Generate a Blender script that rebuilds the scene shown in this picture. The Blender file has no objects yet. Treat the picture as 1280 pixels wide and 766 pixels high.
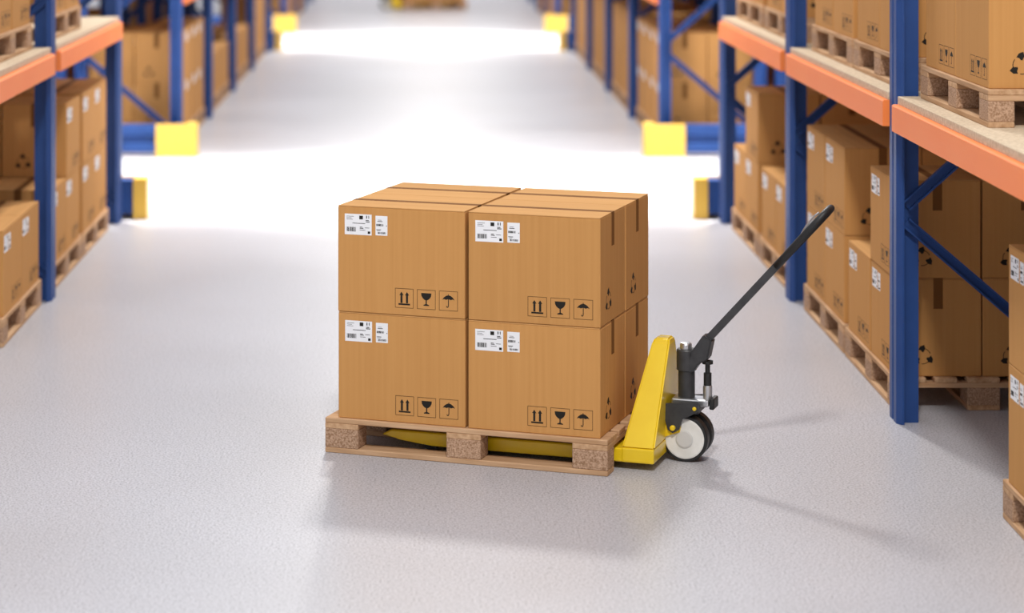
import bpy, bmesh, math, random
from mathutils import Vector, Matrix
random.seed(7)
S = bpy.context.scene
C = S.collection
PI = math.pi

# ------------------------------------------------------------------ camera
F, VX, VY, H = 2937.7, 525.7, -151.2, 2.358        # focal length and principal point in pixels of a 1280x766 frame
cam_d = bpy.data.cameras.new('camera'); cam = bpy.data.objects.new('camera', cam_d); C.objects.link(cam)
cam_d.sensor_width = 36.0
cam_d.lens = F / 1280 * 36
cam_d.shift_x = (640 - VX) / 1280
cam_d.shift_y = -(383 - VY) / 1280
cam_d.clip_end = 300
cam.location = (0, 0, H); cam.rotation_euler = (PI / 2, 0, 0)
cam_d.dof.use_dof = True; cam_d.dof.focus_distance = 9.45; cam_d.dof.aperture_fstop = 1.5
S.camera = cam
# ------------------------------------------------------------------ light
w = bpy.data.worlds.new('world'); S.world = w; w.use_nodes = True
w.node_tree.nodes['Background'].inputs[0].default_value = (0.93, 0.95, 1.0, 1)
w.node_tree.nodes['Background'].inputs[1].default_value = 0.62
def spot(name, loc, energy, ang, blend, rad, col=(1, 0.97, 0.92)):
    d = bpy.data.lights.new(name, 'SPOT'); d.energy = energy; d.spot_size = math.radians(ang); d.spot_blend = blend
    d.shadow_soft_size = rad; d.color = col
    o = bpy.data.objects.new(name, d); C.objects.link(o); o.location = loc
    return o
for y in (2.1, 18.1, 34.1, 50.1):                   # high-bay lamps hanging over the cross aisles
    spot('high_bay_light', (0.3, y, 8.8), 2250, 165, 0.6, 0.5)
    spot('aisle_light', (0, y, 8.8), 2000, 56, 0.9, 0.35)
    for x in (-6, -3, 0, 3, 6):
        spot('crossing_light', (x, y, 8.8), 8000, 34, 0.6, 0.35)
vs = S.view_settings
vs.view_transform = 'Standard'; vs.look = 'None'; vs.gamma = 1; vs.use_curve_mapping = False; vs.exposure = 0.3

# ------------------------------------------------------------------ materials
def mat(name, col, rough=0.5, metal=0.0, spec=0.5, coat=0.0):
    m = bpy.data.materials.new(name); m.use_nodes = True
    b = m.node_tree.nodes['Principled BSDF']
    b.inputs['Base Color'].default_value = (*col, 1); b.inputs['Roughness'].default_value = rough
    b.inputs['Metallic'].default_value = metal; b.inputs['Specular IOR Level'].default_value = spec
    b.inputs['Coat Weight'].default_value = coat; b.inputs['Coat Roughness'].default_value = 0.1
    return m
def nd(m, t, **k):
    n = m.node_tree.nodes.new(t)
    for a, v in k.items(): setattr(n, a, v)
    return n
def noise_col(m, c0, c1, scale=(1, 1, 1), nscale=5.0, detail=4, lo=0.35, hi=0.65, bump=0.0, dist=0.002, rnd=0.0, coords='Object'):
    L = m.node_tree.links; b = m.node_tree.nodes['Principled BSDF']
    tc = nd(m, 'ShaderNodeTexCoord'); mp = nd(m, 'ShaderNodeMapping'); mp.inputs['Scale'].default_value = scale
    L.new(tc.outputs[coords], mp.inputs[0]); vec = mp.outputs[0]
    oi = nd(m, 'ShaderNodeObjectInfo')
    if rnd > 0:
        ad = nd(m, 'ShaderNodeVectorMath', operation='ADD'); sc = nd(m, 'ShaderNodeMath', operation='MULTIPLY'); sc.inputs[1].default_value = 37
        L.new(oi.outputs['Random'], sc.inputs[0]); L.new(mp.outputs[0], ad.inputs[0]); L.new(sc.outputs[0], ad.inputs[1]); vec = ad.outputs[0]
    n = nd(m, 'ShaderNodeTexNoise'); n.inputs['Scale'].default_value = nscale; n.inputs['Detail'].default_value = detail
    L.new(vec, n.inputs['Vector'])
    r = nd(m, 'ShaderNodeValToRGB'); r.color_ramp.elements[0].position = lo; r.color_ramp.elements[1].position = hi
    r.color_ramp.elements[0].color = (*c0, 1); r.color_ramp.elements[1].color = (*c1, 1)
    L.new(n.outputs['Fac'], r.inputs[0]); out = r.outputs[0]
    if rnd > 0:
        hs = nd(m, 'ShaderNodeHueSaturation'); mr = nd(m, 'ShaderNodeMapRange')
        mr.inputs['To Min'].default_value = 1 - rnd; mr.inputs['To Max'].default_value = 1 + rnd
        L.new(oi.outputs['Random'], mr.inputs[0]); L.new(mr.outputs[0], hs.inputs['Value']); L.new(out, hs.inputs['Color']); out = hs.outputs[0]
    L.new(out, b.inputs['Base Color'])
    if bump:
        bp = nd(m, 'ShaderNodeBump'); bp.inputs['Strength'].default_value = bump; bp.inputs['Distance'].default_value = dist
        L.new(n.outputs['Fac'], bp.inputs['Height']); L.new(bp.outputs[0], b.inputs['Normal'])
    return m
M = {}
M['carton'] = noise_col(mat('corrugated_cardboard', (.5, .3, .13), 0.85, spec=.1), (.53, .262, .086), (.565, .287, .097), (34, 34, .6), 1.9, 4, .3, .7, .2, .002, .04)
M['flap'] = noise_col(mat('cardboard_flap', (.5, .3, .13), 0.85, spec=.1), (.54, .285, .105), (.60, .32, .12), (.8, 24, 24), 1.6, 4, .3, .7, .2, .002, .04)
M['tape'] = mat('brown_tape', (.20, .085, .025), 0.8, spec=.08)
M['paper'] = mat('white_label_paper', (.82, .82, .84), 0.6)
M['ink'] = mat('black_ink', (.018, .015, .012), 0.7, spec=.2)
M['frameink'] = mat('thin_brown_print', (.14, .07, .025), 0.8, spec=.2)
M['plank'] = noise_col(mat('pallet_plank', (.5, .33, .2), 0.85, spec=.1), (.43, .245, .125), (.64, .415, .25), (1.6, 22, 22), 2.2, 5, .3, .72, .35, .002, .07)
M['block'] = noise_col(mat('pressed_chip_block', (.45, .28, .17), 0.9, spec=.2), (.28, .155, .085), (.56, .37, .25), (1, 1, 1), 150, 3, .35, .65, .5, .002, .05)
M['blue'] = noise_col(mat('blue_painted_steel', (.03, .09, .3), 0.48, spec=.3), (.017, .058, .215), (.021, .068, .245), (1, 1, 1), 6, 3, .35, .65)
M['orange'] = noise_col(mat('orange_painted_steel', (.85, .2, .05), 0.5, spec=.25), (.97, .245, .06), (.98, .26, .066), (1, 1, 1), 1.5, 2)
M['board'] = noise_col(mat('chipboard_shelf', (.6, .48, .33), 0.8, spec=.25), (.52, .40, .27), (.68, .55, .40), (1, 1, 1), 60, 5, .35, .65, .2, .002)
M['guard'] = mat('yellow_guard_paint', (.80, .50, .075), 0.45)
M['yellow'] = noise_col(mat('glossy_yellow_paint', (.8, .55, .01), 0.25, coat=.2), (.80, .535, .008), (.85, .59, .014), (1, 1, 1), 7, 3)
M['dark'] = noise_col(mat('charcoal_steel', (.03, .03, .032), 0.45), (.026, .026, .028), (.040, .040, .042), (1, 1, 1), 30, 3)
M['rubber'] = mat('black_rubber', (.012, .012, .012), 0.5)
M['steel'] = mat('brushed_steel', (.62, .62, .63), 0.3, metal=.9)
M['nylon'] = noise_col(mat('white_nylon', (.75, .74, .7), 0.5), (.70, .69, .65), (.80, .79, .76), (1, 1, 1), 18, 3)
M['hubgrey'] = mat('grey_hub', (.60, .59, .57), 0.5)

fm = mat('speckled_concrete', (.5, .5, .52), 0.36, spec=.36)
def floor_nodes(m):
    L = m.node_tree.links; b = m.node_tree.nodes['Principled BSDF']
    tc = nd(m, 'ShaderNodeTexCoord')
    n1 = nd(m, 'ShaderNodeTexNoise'); n1.inputs['Scale'].default_value = 115; n1.inputs['Detail'].default_value = 3; n1.inputs['Roughness'].default_value = .7
    n2 = nd(m, 'ShaderNodeTexNoise'); n2.inputs['Scale'].default_value = .55; n2.inputs['Detail'].default_value = 4
    v = nd(m, 'ShaderNodeTexVoronoi'); v.inputs['Scale'].default_value = 34
    for n in (n1, n2, v): L.new(tc.outputs['Object'], n.inputs['Vector'])
    r1 = nd(m, 'ShaderNodeValToRGB'); e = r1.color_ramp.elements
    e[0].position = .38; e[0].color = (.30, .295, .315, 1); e[1].position = .54; e[1].color = (.56, .555, .585, 1)
    L.new(n1.outputs['Fac'], r1.inputs[0])
    r2 = nd(m, 'ShaderNodeValToRGB'); e = r2.color_ramp.elements
    e[0].position = .3; e[0].color = (.93, .92, .92, 1); e[1].position = .7; e[1].color = (1.0, 1.0, 1.02, 1)
    L.new(n2.outputs['Fac'], r2.inputs[0])
    r3 = nd(m, 'ShaderNodeValToRGB'); e = r3.color_ramp.elements
    e[0].position = .0; e[0].color = (.5, .5, .5, 1); e[1].position = .2; e[1].color = (1, 1, 1, 1)
    L.new(v.outputs['Distance'], r3.inputs[0])
    a = nd(m, 'ShaderNodeMix', data_type='RGBA', blend_type='MULTIPLY'); a.inputs[0].default_value = 1
    c = nd(m, 'ShaderNodeMix', data_type='RGBA', blend_type='MULTIPLY'); c.inputs[0].default_value = .75
    L.new(r1.outputs[0], a.inputs[6]); L.new(r2.outputs[0], a.inputs[7])
    L.new(a.outputs[2], c.inputs[6]); L.new(r3.outputs[0], c.inputs[7]); L.new(c.outputs[2], b.inputs['Base Color'])
    rr = nd(m, 'ShaderNodeMapRange'); rr.inputs['To Min'].default_value = .28; rr.inputs['To Max'].default_value = .42
    L.new(n2.outputs['Fac'], rr.inputs[0]); L.new(rr.outputs[0], b.inputs['Roughness'])
    bp = nd(m, 'ShaderNodeBump'); bp.inputs['Strength'].default_value = .04; bp.inputs['Distance'].default_value = .001
    L.new(n1.outputs['Fac'], bp.inputs['Height']); L.new(bp.outputs[0], b.inputs['Normal'])
floor_nodes(fm)

# ------------------------------------------------------------------ mesh helpers
def finish(bm, name, m, smooth=False):
    bmesh.ops.recalc_face_normals(bm, faces=bm.faces)
    me = bpy.data.meshes.new(name); bm.to_mesh(me); bm.free()
    me.materials.append(m)
    if smooth:
        for p in me.polygons: p.use_smooth = True
    return me
def box_bm(bm, x0, x1, y0, y1, z0, z1, bev=0.0, seg=1):
    r = bmesh.ops.create_cube(bm, size=1.0)
    vs_ = r['verts']
    for v in vs_:
        v.co = Vector(((x0 + x1) / 2 + v.co.x * (x1 - x0), (y0 + y1) / 2 + v.co.y * (y1 - y0), (z0 + z1) / 2 + v.co.z * (z1 - z0)))
    if bev:
        es = list({e for v in vs_ for e in v.link_edges})
        bmesh.ops.bevel(bm, geom=es, offset=bev, segments=seg, affect='EDGES', profile=.5)
def box_me(name, m, x0, x1, y0, y1, z0, z1, bev=0.0, seg=1):
    bm = bmesh.new(); box_bm(bm, x0, x1, y0, y1, z0, z1, bev, seg); return finish(bm, name, m)
def prism_bm(bm, pts, fn, a, b):
    """closed outline pts swept between two offsets; fn(u, v, t) -> point"""
    A = [bm.verts.new(fn(u, v, a)) for u, v in pts]; B = [bm.verts.new(fn(u, v, b)) for u, v in pts]
    n = len(pts)
    bm.faces.new(A); bm.faces.new(B[::-1])
    for i in range(n): bm.faces.new((A[i], B[i], B[(i + 1) % n], A[(i + 1) % n]))
def cyl_bm(bm, p0, p1, r0, r1=None, n=24, caps=True):
    r1 = r0 if r1 is None else r1
    p0, p1 = Vector(p0), Vector(p1); d = (p1 - p0).normalized()
    u = d.orthogonal().normalized(); v = d.cross(u)
    A = []; B = []
    for i in range(n):
        a = 2 * PI * i / n; k = u * math.cos(a) + v * math.sin(a)
        A.append(bm.verts.new(p0 + k * r0)); B.append(bm.verts.new(p1 + k * r1))
    for i in range(n): bm.faces.new((A[i], A[(i + 1) % n], B[(i + 1) % n], B[i]))
    if caps: bm.faces.new(A[::-1]); bm.faces.new(B)
def lathe_bm(bm, prof, p0, axis, n=40):
    """prof: list of (radius, offset along axis)"""
    p0 = Vector(p0); d = Vector(axis).normalized(); u = d.orthogonal().normalized(); v = d.cross(u)
    rings = []
    for r, h in prof:
        rings.append([bm.verts.new(p0 + d * h + (u * math.cos(2 * PI * i / n) + v * math.sin(2 * PI * i / n)) * max(r, 1e-4)) for i in range(n)])
    for A, B in zip(rings, rings[1:]):
        for i in range(n): bm.faces.new((A[i], A[(i + 1) % n], B[(i + 1) % n], B[i]))
    bm.faces.new(rings[0][::-1]); bm.faces.new(rings[-1])
def tube_bm(bm, pts, r, n=10, closed=False):
    pts = [Vector(p) for p in pts]; m = len(pts); rings = []
    nrm = None
    for i, p in enumerate(pts):
        a = pts[(i - 1) % m] if (closed or i > 0) else p; b = pts[(i + 1) % m] if (closed or i < m - 1) else p
        t = (b - a).normalized()
        if nrm is None: nrm = t.orthogonal().normalized()
        nrm = (nrm - t * nrm.dot(t)).normalized(); bi = t.cross(nrm)
        rr = r[i] if isinstance(r, (list, tuple)) else r
        rings.append([bm.verts.new(p + (nrm * math.cos(2 * PI * k / n) + bi * math.sin(2 * PI * k / n)) * rr) for k in range(n)])
    for i in range(m if closed else m - 1):
        A, B = rings[i], rings[(i + 1) % m]
        for k in range(n): bm.faces.new((A[k], A[(k + 1) % n], B[(k + 1) % n], B[k]))
    if not closed: bm.faces.new(rings[0][::-1]); bm.faces.new(rings[-1])

def obj(name, me, parent=None, loc=(0, 0, 0), rot=(0, 0, 0)):
    o = bpy.data.objects.new(name, me); C.objects.link(o); o.location = loc; o.rotation_euler = rot
    if parent: o.parent = parent
    return o
def tag(o, label, cat, group=None):
    o['label'] = label; o['category'] = cat
    if group: o['group'] = group
    return o
def empty(name, loc, rz, label, cat, group=None):
    o = bpy.data.objects.new(name, None); C.objects.link(o); o.location = loc; o.rotation_euler = (0, 0, rz); o.empty_display_size = .2
    return tag(o, label, cat, group)

# ------------------------------------------------------------------ floor
me = box_me('floor', fm, -14, 14, -6, 75, -.1, 0)
fl = obj('floor', me); fl['kind'] = 'structure'; tag(fl, 'speckled light grey concrete warehouse floor', 'floor')

wallm = noise_col(mat('white_panel_wall', (.7, .7, .72), .6), (.66, .67, .69), (.72, .72, .74), (1, 1, .1), 2, 3)
for nm, b_ in (('wall_left', (-14.2, -14, -6, 75)), ('wall_right', (14, 14.2, -6, 75)), ('wall_back', (-14.2, 14.2, 75, 75.2)), ('wall_front', (-14.2, 14.2, -6.2, -6))):
    wl = obj(nm, box_me(nm, wallm, *b_, 0, 9)); wl['kind'] = 'structure'; tag(wl, 'white panel wall of the warehouse, outside the picture', 'wall')
# ------------------------------------------------------------------ pallet racks
POST = [(0, .03), (0, .085), (.012, .09), (.012, .11), (0, .115), (0, .17), (.02, .2), (.03, .2), (.03, .155), (.1, .155), (.1, .045), (.03, .045), (.03, 0), (.02, 0)]
bm = bmesh.new(); prism_bm(bm, POST, lambda u, v, t: Vector((u, v, t)), 0, 4.0); ME_POST = finish(bm, 'rack_post', M['blue'])
BAY = 2.95; DEP = .92
def brace_mesh(dx, dz):
    L = math.hypot(dx, dz); prof = [(-.024, -.014), (.024, -.014), (.024, .014), (.016, .014), (.016, -.006), (-.016, -.006), (-.016, .014), (-.024, .014)]
    bm = bmesh.new(); prism_bm(bm, prof, lambda u, v, t: Vector((t, -v, u)), 0, L); return finish(bm, 'brace', M['blue'])
ZN = [.12, .907, 1.72, 2.51, 3.3]
ME_BRACE = [brace_mesh(DEP - .084, ZN[i + 1] - ZN[i] - .07) for i in range(4)]
BL = BAY - .2
bm = bmesh.new()
prism_bm(bm, [(0, 1.27), (.05, 1.27), (.05, 1.375), (.04, 1.385), (.006, 1.385), (0, 1.379)], lambda u, v, t: Vector((u, t, v)), 0, BL)
ME_BEAM = finish(bm, 'beam', M['orange'])
ME_SHELF = box_me('shelf_board', M['board'], 0, DEP, 0, BL - .004, 1.385, 1.42, .002)
def rack(side, xin, ys, label, shelves=True):
    """side: +1 right of the aisle, -1 left; xin: distance of the face nearest the aisle from the aisle's centre line"""
    root = empty('pallet_rack', (side * (xin + DEP / 2), ys[0], 0), 0, label, 'rack', 'pallet racks along the aisle')
    R = Vector(root.location)
    def put(name, me, x, y, z=0, rot=(0, 0, 0)): return obj(name, me, root, Vector((x, y, z)) - R, rot)
    for k, y in enumerate(ys):
        if side > 0:
            put('post', ME_POST, xin, y); put('post', ME_POST, xin + DEP, y + .2, 0, (0, 0, PI))
        else:
            put('post', ME_POST, -xin, y + .2, 0, (0, 0, PI)); put('post', ME_POST, -xin - DEP, y)
        for i in range(4):
            x0, x1 = (xin + DEP - .042, xin + .042) if (i % 2 == 0) == (side > 0) else (xin + .042, xin + DEP - .042)
            z0, z1 = ZN[i] + .035, ZN[i + 1] - .035
            a = math.atan2(z1 - z0, side * (x1 - x0))
            put('brace', ME_BRACE[i], side * x0, y + .0285, z0, (0, -a, 0))
        if k < len(ys) - 1 and shelves:
            for xx in (xin - .025, xin + DEP - .025):
                put('beam', ME_BEAM, xx if side > 0 else -xx - .05, y + .2)
            put('shelf_board', ME_SHELF, xin if side > 0 else -xin - DEP, y + .202)
    return root
G1 = [7.2 + BAY * i for i in range(4)]; G2 = [20.2 + BAY * i for i in range(5)]; G3 = [36.15 + BAY * i for i in range(5)]
rack(1, 2.06, G1, 'blue steel pallet rack with orange beams, nearest one on the right')
rack(1, 3.06, G1, 'blue pallet rack standing back to back behind the nearest right rack')  # its nearest bay is out of view, added to darken the rack interior
rack(-1, 2.06, G1[1:], 'blue steel pallet rack with orange beams, nearest one on the left')
for sd, nm in ((1, 'right'), (-1, 'left')):
    rack(sd, 2.06, G2, 'blurred blue pallet rack just beyond the first white crossing, %s side' % nm)
    rack(sd, 3.06, G2, 'blue pallet rack behind the %s rack beyond the first crossing' % nm)
    rack(sd, 2.06, G3, 'farthest blurred pallet rack at the aisle end, %s side' % nm)

# rack-end barriers: ribbed blue rail with yellow corner guards
bm = bmesh.new()
prism_bm(bm, [(.02, .03), (.15, .03), (.15, .265), (.02, .265), (.02, .185), (.045, .175), (.045, .115), (.02, .105)], lambda u, v, t: Vector((t, u, v)), 0, 2.34)
ME_RAIL = finish(bm, 'rail', M['blue'])
def guard_mesh(mir):
    bm = bmesh.new(); k = -1 if mir else 1; o = .35 if mir else 0
    prism_bm(bm, [(0, -.004), (.35, -.004), (.35, .018), (.095, .018), (.095, .18), (0, .18)], lambda u, v, t: Vector((o + k * u, v, t)), 0, .278)
    bmesh.ops.recalc_face_normals(bm, faces=bm.faces)
    bmesh.ops.bevel(bm, geom=[e for e in bm.edges if abs(e.verts[0].co.z - e.verts[1].co.z) > .1 or e.verts[0].co.z > .2], offset=.006, segments=2, affect='EDGES')
    return finish(bm, 'corner_guard', M['guard'])
ME_GUARD, ME_GUARD_M = guard_mesh(False), guard_mesh(True)
bm = bmesh.new(); box_bm(bm, 0, .12, .04, .13, 0, .035, .004); ME_BFOOT = finish(bm, 'rail_foot', M['blue'])
def barrier(side, y, label, flip=False):
    x0 = 1.9
    root = empty('rack_end_barrier', (side * 3.0, y + .09, 0), 0, label, 'barrier', 'barriers at the rack ends')
    R = Vector(root.location)
    def put(n, me, xa, wd):
        x = xa if side > 0 else -xa - wd
        obj(n, me, root, Vector((x, y + (.18 if flip else 0), 0)) - R if not flip else Vector((x + wd, y + .175, 0)) - R, (0, 0, PI if flip else 0))
    ga, gb = (ME_GUARD, ME_GUARD_M) if (side > 0) != flip else (ME_GUARD_M, ME_GUARD)
    put('rail', ME_RAIL, x0 + .1, 2.34); put('corner_guard', ga, x0, .35); put('corner_guard', gb, x0 + 2.19, .35); put('rail_foot', ME_BFOOT, x0 + 1.1, .12)
for sd, nm in ((1, 'right'), (-1, 'left')):
    barrier(sd, 16.3, 'low blue barrier with yellow corner, at the nearest %s rack\'s far end' % nm, True)
    barrier(sd, 19.95, 'blue rail barrier with big yellow corner guard beyond crossing, %s side' % nm)
    barrier(sd, 32.25, 'yellow cornered barrier at the far end of the middle %s rack' % nm, True)
    barrier(sd, 35.9, 'small yellow cornered barrier at the farthest rack, %s of aisle' % nm)

# ------------------------------------------------------------------ wooden pallets
ME_DECKW = box_me('deck_board', M['plank'], 0, 1.2, 0, .145, 0, .022, .003)
ME_DECKN = box_me('deck_board', M['plank'], 0, 1.2, 0, .1, 0, .022, .003)
ME_STR = box_me('cross_board', M['plank'], 0, .8, 0, .145, 0, .022, .002)
ME_BLKW = box_me('block', M['block'], 0, .145, 0, .145, 0, .078, .003)
ME_BLKN = box_me('block', M['block'], 0, .145, 0, .1, 0, .078, .003)
def pallet(loc, rz, label, group):
    r = empty('wooden_pallet', loc, rz, label, 'pallet', group)
    for y, me in ((0, ME_DECKW), (.1825, ME_DECKN), (.3275, ME_DECKW), (.5175, ME_DECKN), (.655, ME_DECKW)): obj('deck_board', me, r, (0, y, .122))
    for x in (0, .5275, 1.055):
        obj('cross_board', ME_STR, r, (x + .145, 0, .1), (0, 0, PI / 2))
        for y, me in ((0, ME_BLKN), (.3275, ME_BLKW), (.7, ME_BLKN)): obj('block', me, r, (x, y, .022))
    for y, me in ((0, ME_DECKN), (.3275, ME_DECKW), (.7, ME_DECKN)): obj('bottom_board', me, r, (0, y, 0))
    return r

# ------------------------------------------------------------------ cardboard boxes
BW, BD, BH = .55, .385, .436
ME_CART = box_me('carton', M['carton'], 0, BW, 0, BD, 0, BH - .004, .003)
ME_FLAP = box_me('flap', M['flap'], .001, BW - .001, 0, BD / 2 - .002, 0, .004, .001)
bm = bmesh.new()
T = .0006; c = BD / 2
box_bm(bm, -T, BW + T, c - .021, c + .021, BH, BH + T)
box_bm(bm, -T, 0, c - .021, c + .021, BH - .135, BH); box_bm(bm, BW, BW + T, c - .021, c + .021, BH - .135, BH)
ME_TAPE = finish(bm, 'tape', M['tape'])
def flat(polys, name, m, thick=.0004):
    """print lying in the local x-z plane, facing -y"""
    bm = bmesh.new()
    for p in polys: prism_bm(bm, p, lambda u, v, t: Vector((u, t, v)), -thick, 0)
    return finish(bm, name, m)
def rc(x0, x1, z0, z1): return [(x0, z0), (x1, z0), (x1, z1), (x0, z1)]
def bars(x0, x1, z0, z1, seed, n):
    rn = random.Random(seed); out = []; x = x0; st = (x1 - x0) / n
    for i in range(n):
        out.append(rc(x, x + st * rn.choice((.35, .55, .8)), z0, z1)); x += st
    return out
ME_LAB1 = flat([rc(0, .118, 0, .085)], 'shipping_label', M['paper'], .0005)
ME_LAB2 = flat([rc(0, .052, 0, .08)], 'routing_label', M['paper'], .0005)
p1 = bars(.008, .05, .013, .031, 3, 13) + [rc(.064, .08, .064, .079)] + [rc(.101, .112, .006, .016)]
p1 += [rc(.034, .09, .046, .0485), rc(.092, .110, .053, .0565), rc(.092, .106, .059, .062), rc(.066, .082, .026, .029), rc(.066, .078, .031, .0335), rc(.088, .108, .029, .031),
       rc(.066, .09, .019, .021), rc(.094, .098, .068, .08), rc(.104, .107, .068, .08), rc(.008, .04, .074, .0755), rc(.008, .03, .068, .0695), rc(.008, .036, .062, .0635)]
ME_PR1 = flat(p1, 'label_print', M['ink'], .0003)
p2 = bars(.004, .036, .038, .047, 5, 14) + bars(.010, .046, .006, .014, 9, 14) + [rc(.008, .03, .056, .0585), rc(.004, .024, .022, .0245), rc(.006, .02, .018, .0195), rc(.01, .026, .062, .0635), rc(.046, .050, .038, .041)]
ME_PR2 = flat(p2, 'label_print', M['ink'], .0003)
def frame(w=.08, t=.0022):
    return [rc(0, w, 0, t), rc(0, w, w - t, w), rc(0, t, t, w - t), rc(w - t, w, t, w - t)]
ME_FR = flat(frame(), 'symbol_frame', M['frameink'])
arrow = lambda x: [(x - .0045, .02), (x + .0045, .02), (x + .0045, .052), (x + .009, .052), (x, .066), (x - .009, .052), (x - .0045, .052)]
ME_ARROW = flat([arrow(.028), arrow(.052), rc(.015, .065, .012, .0185)], 'this_way_up_symbol', M['ink'])
glass = [(.018, .066), (.062, .066), (.061, .055), (.056, .046), (.048, .039), (.0425, .037), (.0425, .022), (.052, .018), (.052, .0145), (.028, .0145), (.028, .018), (.0375, .022), (.0375, .037), (.032, .039), (.024, .046), (.019, .055)]
ME_GLASS = flat([glass], 'fragile_glass_symbol', M['ink'])
um = [(.014, .044), (.02, .053), (.03, .0605), (.0385, .063), (.0385, .067), (.0415, .067), (.0415, .063), (.05, .0605), (.06, .053), (.066, .044), (.058, .047), (.05, .044), (.0418, .047), (.0418, .02), (.040, .014), (.035, .012), (.031, .015), (.031, .019), (.0335, .019), (.0345, .0155), (.037, .0165), (.0385, .02), (.0385, .047), (.03, .044), (.022, .047)]
ME_UMB = flat([um], 'keep_dry_umbrella_symbol', M['ink'])
def recycle():
    out = []; R = .034
    for k in range(3):
        a0 = math.radians(90 + 120 * k)
        P = lambda a, r: (r * math.cos(a), r * math.sin(a))
        n = 7; arc = []
        for i in range(n + 1): arc.append((a0 - math.radians(70) * i / n, i / n))
        out.append([P(a, R + .0016) for a, t in arc] + [P(a, R - .0016) for a, t in reversed(arc)])
        a = a0
        out.append([P(a - .12, R - .016), P(a - .30, R + .002), P(a - .1, R + .017), P(a + .25, R + .012), P(a + .62, R + .002), P(a + .35, R - .006), P(a + .22, R - .015)])
    return out
ME_REC = flat(recycle(), 'recycling_mark', M['ink'])
def cbox(loc, rz, label, group, detail=2):
    r = empty('cardboard_box', loc, rz, label, 'box', group)
    obj('carton', ME_CART, r)
    obj('tape', ME_TAPE, r)
    if detail >= 1:
        obj('flap', ME_FLAP, r, (0, 0, BH - .004)); obj('flap', ME_FLAP, r, (0, BD / 2 + .002, BH - .004))
        a = obj('shipping_label', ME_LAB1, r, (.03, 0, BH - .033 - .085)); b = obj('routing_label', ME_LAB2, r, (.165, 0, BH - .036 - .08))
    else:
        obj('top_panel', ME_FLAP, r, (0, 0, BH - .004)); obj('top_panel', ME_FLAP, r, (0, BD / 2 + .002, BH - .004))
    if detail >= 2:
        obj('label_print', ME_PR1, a, (0, -.0005, 0)); obj('label_print', ME_PR2, b, (0, -.0005, 0))
        for x, me in ((.250, ME_ARROW), (.345, ME_GLASS), (.440, ME_UMB)):
            s = obj(me.name, me, r, (x, 0, .03)); obj('symbol_frame', ME_FR, s)
    if detail >= 1:
        obj('recycling_mark', ME_REC, r, (BW, .125, .09), (0, 0, PI / 2))
        obj('recycling_mark', ME_REC, r, (0, BD - .125, .09), (0, 0, -PI / 2))
    return r
BX = (.053, .618); BY = (.012, .403)
def load(x, y, z, rz, boxes, pdesc, bdesc, group, detail=2, jit=.004, words=None):
    """pallet with its local corner at (x, y) and boxes (i along the long side, j row from the label side, k tier)"""
    if pdesc: pallet((x, y, z), rz, pdesc, 'wooden pallets carrying boxes')
    cz, sz = math.cos(rz), math.sin(rz)
    for i, j, k in boxes:
        u = BX[i] + random.uniform(-1, 1) * jit; v = BY[j] + (random.uniform(-.5, .8) * jit if j else random.uniform(-1, .2) * jit)
        lab = bdesc % words(i, j, k)
        cbox((x + cz * u - sz * v, y + sz * u + cz * v, z + .144 + k * (BH + .0015)), rz, lab, group, detail)
ALL = [(i, j, k) for k in (0, 1) for j in (0, 1) for i in (0, 1)]
LOW = [b for b in ALL if b[2] == 0]
def words_rack(side):
    near = 1 if side > 0 else 0
    return lambda i, j, k: '%s %s %s cardboard box' % ('top' if k else 'bottom', 'near' if i == near else 'far', 'rear' if j else 'aisle-side')
def rload(side, y0, z, boxes, where, xin=2.1, detail=2):
    """load under or on a rack: long side and labels face the aisle"""
    sh = 'shelf' if z > 1 else 'floor'
    pd = 'wooden pallet, ' + where; bd = '%s on ' + where
    if side > 0: load(xin, y0 + 1.2, z, -PI / 2, boxes, pd, bd, 'cartons stored in the racks', detail, words=words_rack(1))
    else: load(-xin, y0, z, PI / 2, boxes, pd, bd, 'cartons stored in the racks', detail, words=words_rack(-1))
ZS = 1.42
# nearest right rack
rload(1, 7.48, 0, ALL, 'floor pallet cut by right photo edge', 2.15)
rload(1, 8.86, ZS, LOW, 'nearest right shelf pallet, above empty floor slot', 2.14)
rload(1, 10.43, 0, LOW + [(1, 0, 1), (1, 1, 1)], 'floor pallet right behind the nearest right post')
rload(1, 11.68, 0, ALL, 'floor pallet beside the jack handle tip')
rload(1, 10.42, ZS, LOW, 'near shelf pallet in middle right bay', 2.14)
rload(1, 11.66, ZS, LOW, 'far shelf pallet in middle right bay', 2.14)
rload(1, 13.38, 0, LOW, 'near floor pallet in third right bay')
rload(1, 14.66, 0, LOW + [(1, 0, 1), (1, 1, 1)], 'far floor pallet in third right bay')
rload(1, 13.42, ZS, LOW, 'near shelf pallet in third right bay', 2.14)
rload(1, 14.72, ZS, LOW, 'far shelf pallet in third right bay', 2.14)
# nearest left rack
rload(-1, 11.82, 0, LOW, 'single-tier floor pallet at left photo edge')
rload(-1, 11.75, ZS, LOW, 'shelf pallet at left photo edge', 2.14)
rload(-1, 13.38, 0, LOW + [(1, 0, 1), (1, 1, 1)], 'floor pallet just past the nearest left post')
rload(-1, 14.62, 0, ALL, 'last left floor pallet before the crossing')
rload(-1, 13.62, ZS, LOW, 'last left shelf pallet before the crossing', 2.14)
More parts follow.
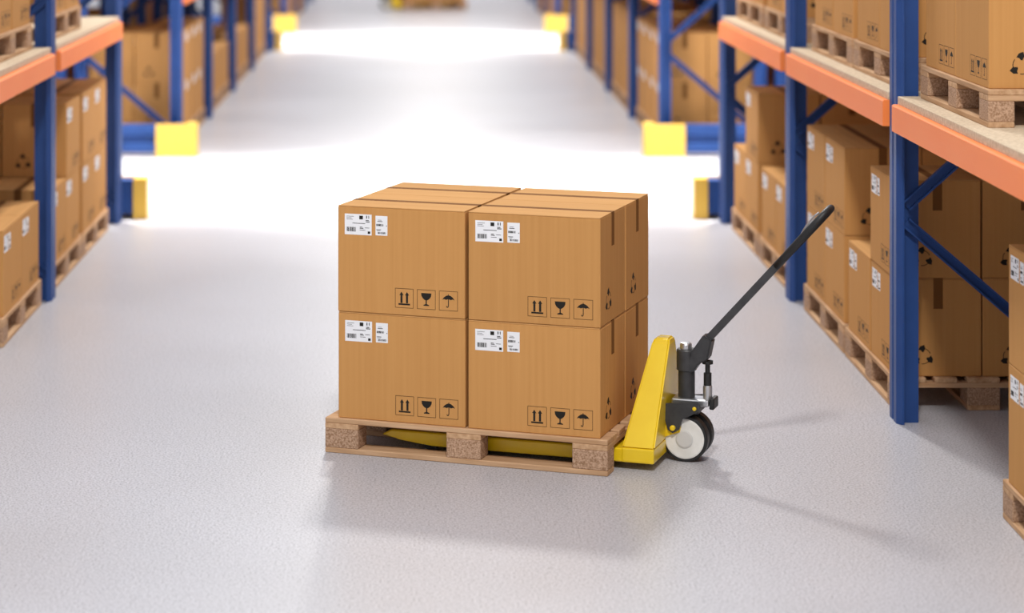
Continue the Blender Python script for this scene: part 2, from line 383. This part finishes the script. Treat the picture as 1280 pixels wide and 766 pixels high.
# rack standing back to back behind the right one: rear row only; nearest two loads unseen, added for shade
for y0, nm in ((7.5, 'unseen nearest'), (8.86, 'unseen next nearest'), (11.68, 'second'), (13.38, 'third'), (14.66, 'last')):
    load(3.94, y0, 0, PI / 2, [(i, 1, k) for i in (0, 1) for k in (0, 1)], 'wooden pallet in the hidden back-to-back right rack, %s slot' % nm,
         '%s in back-to-back right rack, ' + nm + ' slot', 'cartons in the back-to-back racks', 0, words=lambda i, j, k: '%s %s cardboard box' % ('top' if k else 'bottom', 'far' if i else 'near'))
# racks beyond the first crossing
ordn = ['first', 'second', 'third', 'fourth', 'fifth', 'sixth', 'seventh', 'eighth']
for sd, nm in ((1, 'right'), (-1, 'left')):
    for q in range(8):
        y0 = 20.2 + BAY * (q // 2) + (.25 if q % 2 == 0 else 1.5)
        if q == 0: bx = ALL
        else:
            bx = [b for b in ALL if b[1] == 0 or 2 <= q <= 5]
            if sd < 0 and 2 <= q <= 5: bx = [b for b in bx if b[2] == 0]
        rload(sd, y0, 0, bx, '%s floor pallet past crossing, %s side' % (ordn[q], nm), 2.1, 1 if q < 2 else 0)
    for q in range(4):
        y0 = 36.15 + BAY * (q // 2) + (.25 if q % 2 == 0 else 1.5)
        rload(sd, y0, 0, [b for b in ALL if b[1] == 0], '%s pallet of farthest rack, %s side' % (ordn[q], nm), 2.1, 0)
    for y0, qn in ((20.45, 'first'), (23.4, 'third'), (26.35, 'fifth'), (27.6, 'sixth'), (29.3, 'seventh')):
      load(sd * 3.94, y0 if sd > 0 else y0 + 1.2, 0, PI / 2 * sd, [(i, 1, k) for i in (0, 1) for k in (0, 1)], 'wooden pallet in the %s back-to-back rack past the crossing, %s slot' % (nm, qn),
         '%s in ' + nm + ' back-to-back rack past crossing, ' + qn + ' slot', 'cartons in the back-to-back racks', 0, words=lambda i, j, k, sd=sd: '%s %s cardboard box' % ('top' if k else 'bottom', 'far' if (i == 1) == (sd > 0) else 'near'))

# ------------------------------------------------------------------ the pallet in the middle and its jack
PX, PY, TH = -.393, 9.673, -.3412
wm = lambda i, j, k: '%s %s %s cardboard box' % ('top' if k else 'bottom', 'back' if j else 'front', 'right' if i else 'left')
load(PX, PY, 0, TH, ALL, 'wooden pallet with eight boxes on the yellow jack\'s forks', '%s on the pallet in the middle of the aisle', 'eight cartons on the middle pallet', 2, .0012, wm)

def sz_of(px, py, t=0.0):
    """photo measurement of a point in the jack's own plane -> (s along the jack, height)"""
    k = (px - VX) / F; c_, s_ = math.cos(TH), math.sin(TH)
    X0 = PX - s_ * (.4 + t); Y0 = PY + c_ * (.4 + t)
    s = (k * Y0 - X0) / (c_ - k * s_); d = Y0 + s_ * s
    return s, H - (py - VY) * d / F
def jack(label, group):
    r = empty('pallet_jack', (0, 0, 0), 0, label, 'pallet jack', group)
    # forks
    for sg in (-1, 1):
        t0, t1 = sg * .27, sg * .12
        bm = bmesh.new()
        prof = [(.20, .060), (.24, .082), (1.23, .085), (1.23, .03), (.42, .03), (.28, .045)]
        prism_bm(bm, prof, lambda u, v, t: Vector((u, t, v)), min(t0, t1), max(t0, t1))
        bmesh.ops.bevel(bm, geom=list(bm.edges), offset=.005, segments=1, affect='EDGES')
        fk = obj('fork', finish(bm, 'fork', M['yellow']), r)
        bm = bmesh.new(); cyl_bm(bm, (.40, sg * .16, .037), (.40, sg * .23, .037), .036, n=20); obj('load_roller', finish(bm, 'load_roller', M['dark']), fk)
    # chassis: low cross member and tapering tower
    bm = bmesh.new(); box_bm(bm, 1.222, 1.355, -.272, .272, .03, .088, .006, 2); obj('cross_member', finish(bm, 'cross_member', M['yellow']), r)
    bm = bmesh.new()
    rings = [[(1.222, -.268), (1.355, -.268), (1.355, .268), (1.222, .268)], [(1.293, -.052), (1.366, -.052), (1.366, .052), (1.293, .052)], [(1.303, -.036), (1.362, -.036), (1.362, .036), (1.303, .036)]]
    zz = [.086, .474, .490]; vv = []
    for rg, z in zip(rings, zz): vv.append([bm.verts.new((a, b, z)) for a, b in rg])
    bm.faces.new(vv[0][::-1]); bm.faces.new(vv[2])
    for A, B in zip(vv, vv[1:]):
        for i in range(4): bm.faces.new((A[i], A[(i + 1) % 4], B[(i + 1) % 4], B[i]))
    bmesh.ops.recalc_face_normals(bm, faces=bm.faces)
    bmesh.ops.bevel(bm, geom=list(bm.edges), offset=.007, segments=3, affect='EDGES')
    obj('tower', finish(bm, 'tower', M['yellow'], False), r)
    # folded flange on the tower's side face
    # hydraulic pump
    sp = 1.425
    bm = bmesh.new(); lathe_bm(bm, [(.032, 0), (.034, .004), (.034, .112), (.041, .116), (.041, .194), (.037, .2)], (sp, 0, .246), (0, 0, 1), 36); obj('pump_cylinder', finish(bm, 'pump_cylinder', M['dark']), r)
    bm = bmesh.new(); lathe_bm(bm, [(.024, 0), (.024, .018), (.021, .024), (.012, .026)], (sp - .003, 0, .446), (0, 0, 1), 28); obj('pump_cap', finish(bm, 'pump_cap', M['steel']), r)
    bm = bmesh.new(); box_bm(bm, 1.372, 1.525, -.045, .045, .222, .250, .006, 2); obj('pump_base', finish(bm, 'pump_base', M['steel']), r)
    bm = bmesh.new(); box_bm(bm, 1.527, 1.548, -.04, .04, .212, .256, .004); obj('foot_pedal', finish(bm, 'foot_pedal', M['rubber']), r)
    bm = bmesh.new(); lathe_bm(bm, [(.019, 0), (.019, .05), (.016, .053)], (1.512, 0, .25), (0, 0, 1), 20); obj('piston_sleeve', finish(bm, 'piston_sleeve', M['steel']), r)
    bm = bmesh.new(); lathe_bm(bm, [(.016, 0), (.016, .05), (.010, .053), (.010, .085), (.022, .087), (.022, .1)], (1.512, 0, .303), (0, 0, 1), 20); obj('piston', finish(bm, 'piston', M['rubber']), r)
    # handle bracket
    pts = [sz_of(*p) for p in ((866, 438), (881, 417), (892, 424), (887, 448), (876, 453), (868, 464), (858, 462))]
    bm = bmesh.new(); prism_bm(bm, pts, lambda u, v, t: Vector((u, t, v)), -.036, .036)
    bmesh.ops.recalc_face_normals(bm, faces=bm.faces)
    bmesh.ops.bevel(bm, geom=list(bm.edges), offset=.005, segments=2, affect='EDGES')
    hb = obj('handle_bracket', finish(bm, 'handle_bracket', M['dark']), r)
    # handle
    a = Vector((sz_of(883, 426)[0], 0, sz_of(883, 426)[1])); b = Vector((sz_of(972, 331)[0], 0, sz_of(972, 331)[1])); e = Vector((sz_of(1034, 258)[0], 0, sz_of(1034, 258)[1]))
    d = (b - a).normalized(); nrm = Vector((-d.z, 0, d.x)); L = (b - a).length
    bm = bmesh.new()
    prism_bm(bm, [(-.017, -.015), (.017, -.015), (.017, .015), (-.017, .015)], lambda u, v, t: a + d * t + Vector((0, u, 0)) + nrm * v, 0, L + .03)
    obj('handle_shaft', finish(bm, 'handle_shaft', M['dark']), r)
    Lg = (e - b).length; T_ = Vector((0, 1, 0))
    out = [(0, .014), (.05, .02), (.11, .040), (.18, .062), (.24, .072), (Lg - .03, .066), (Lg - .008, .045), (Lg, .02)]
    loop = [b + d * x - T_ * y for x, y in out] + [b + d * x + T_ * y for x, y in reversed(out)]
    bm = bmesh.new(); tube_bm(bm, loop, .0155, 12, True); obj('handle_grip', finish(bm, 'handle_grip', M['rubber'], True), r)
    bm = bmesh.new(); prism_bm(bm, [(.0, -.02), (.06, -.024), (.15, -.012), (.2, -.006), (.2, .006), (.15, .012), (.06, .024), (.0, .02)], lambda u, v, t: b + d * u + T_ * v + nrm * t, -.013, .013)
    obj('grip_neck', finish(bm, 'grip_neck', M['rubber']), r)
    bm = bmesh.new(); tube_bm(bm, [b + d * .16 + nrm * .014, b + d * .2 + nrm * .022 - T_ * .01, b + d * .26 + nrm * .024 - T_ * .035, b + d * .285 + nrm * .02 - T_ * .055], .004, 8); obj('control_lever', finish(bm, 'control_lever', M['steel'], True), r)
    # wheel yoke
    for sg in (-1, 1):
        pl = [sz_of(*p, -.085) for p in ((832, 504), (874, 503), (875, 514), (864, 519), (853, 524), (849, 537), (841, 541), (835, 537), (831, 522))]
        bm = bmesh.new(); prism_bm(bm, pl, lambda u, v, t: Vector((u, t, v)), sg * .079, sg * .089); obj('yoke_plate', finish(bm, 'yoke_plate', M['dark']), r)
        s, z = sz_of(841, 534.5, -.09)
        bm = bmesh.new(); lathe_bm(bm, [(.011, 0), (.011, .012), (.007, .015)], (s, sg * .088, z), (0, sg, 0), 16); obj('bolt', finish(bm, 'bolt', M['yellow']), r)
        s2, z2 = sz_of(868, 511, -.09)
        bm = bmesh.new(); lathe_bm(bm, [(.008, 0), (.008, .006), (.005, .008)], (s2, sg * .088, z2), (0, sg, 0), 14); obj('bolt', finish(bm, 'bolt', M['yellow']), r)
        pl = [sz_of(*p, -.09) for p in ((820, 531), (834, 527), (850, 534), (849, 541), (838, 544), (820, 550))]
        bm = bmesh.new(); prism_bm(bm, pl, lambda u, v, t: Vector((u, t, v)), sg * .070, sg * .0785); obj('link_arm', finish(bm, 'link_arm', M['yellow']), r)
    bm = bmesh.new(); box_bm(bm, 1.36, 1.492, -.079, .079, .198, .222, .004); obj('yoke_top', finish(bm, 'yoke_top', M['dark']), r)
    # twin steering wheels
    for sg in (-1, 1):
        cw = (1.432, sg * .018, .094)
        bm = bmesh.new(); lathe_bm(bm, [(.078, 0), (.090, .001), (.094, .006), (.094, .044), (.090, .049), (.080, .05)], cw, (0, sg, 0), 48); tw = obj('steering_wheel', finish(bm, 'steering_wheel', M['rubber'], False), r)
        bm = bmesh.new(); lathe_bm(bm, [(.081, .002), (.081, .051), (.076, .053), (.045, .053)], cw, (0, sg, 0), 48); obj('wheel_disc', finish(bm, 'wheel_disc', M['nylon']), tw)
        bm = bmesh.new(); lathe_bm(bm, [(.036, .0525), (.036, .056), (.030, .058), (.012, .058)], cw, (0, sg, 0), 32); obj('hub', finish(bm, 'hub', M['hubgrey']), tw)
    return r
jk = jack('yellow hand pallet jack with charcoal handle lifting the middle pallet', 'hand pallet jacks')
c_, s_ = math.cos(TH), math.sin(TH)
jk.location = (PX - s_ * .4, PY + c_ * .4, 0); jk.rotation_euler = (0, 0, TH)

# the same kind of jack and load far away at the top edge of the picture
def copy_tree(o, parent=None):
    n = o.copy(); C.objects.link(n); n.parent = parent
    for ch in list(o.children): copy_tree(ch, n)
    return n
TH2 = PI + .30; X2, Y2 = .62, 42.75 + .72
load(X2, Y2, 0, TH2, ALL, 'tiny blurred wooden pallet far down the aisle at the top edge', 'far away %s at the picture\'s top edge', 'cartons on the far pallet', 0, .001,
     lambda i, j, k: '%s %s %s cardboard box' % ('top' if k else 'bottom', 'front' if j else 'back', 'left' if i else 'right'))
j2 = copy_tree(jk); j2['label'] = 'tiny blurred yellow pallet jack far down the aisle at the top edge'
j2.location = (X2 - math.sin(TH2) * .4, Y2 + math.cos(TH2) * .4, 0); j2.rotation_euler = (0, 0, TH2)
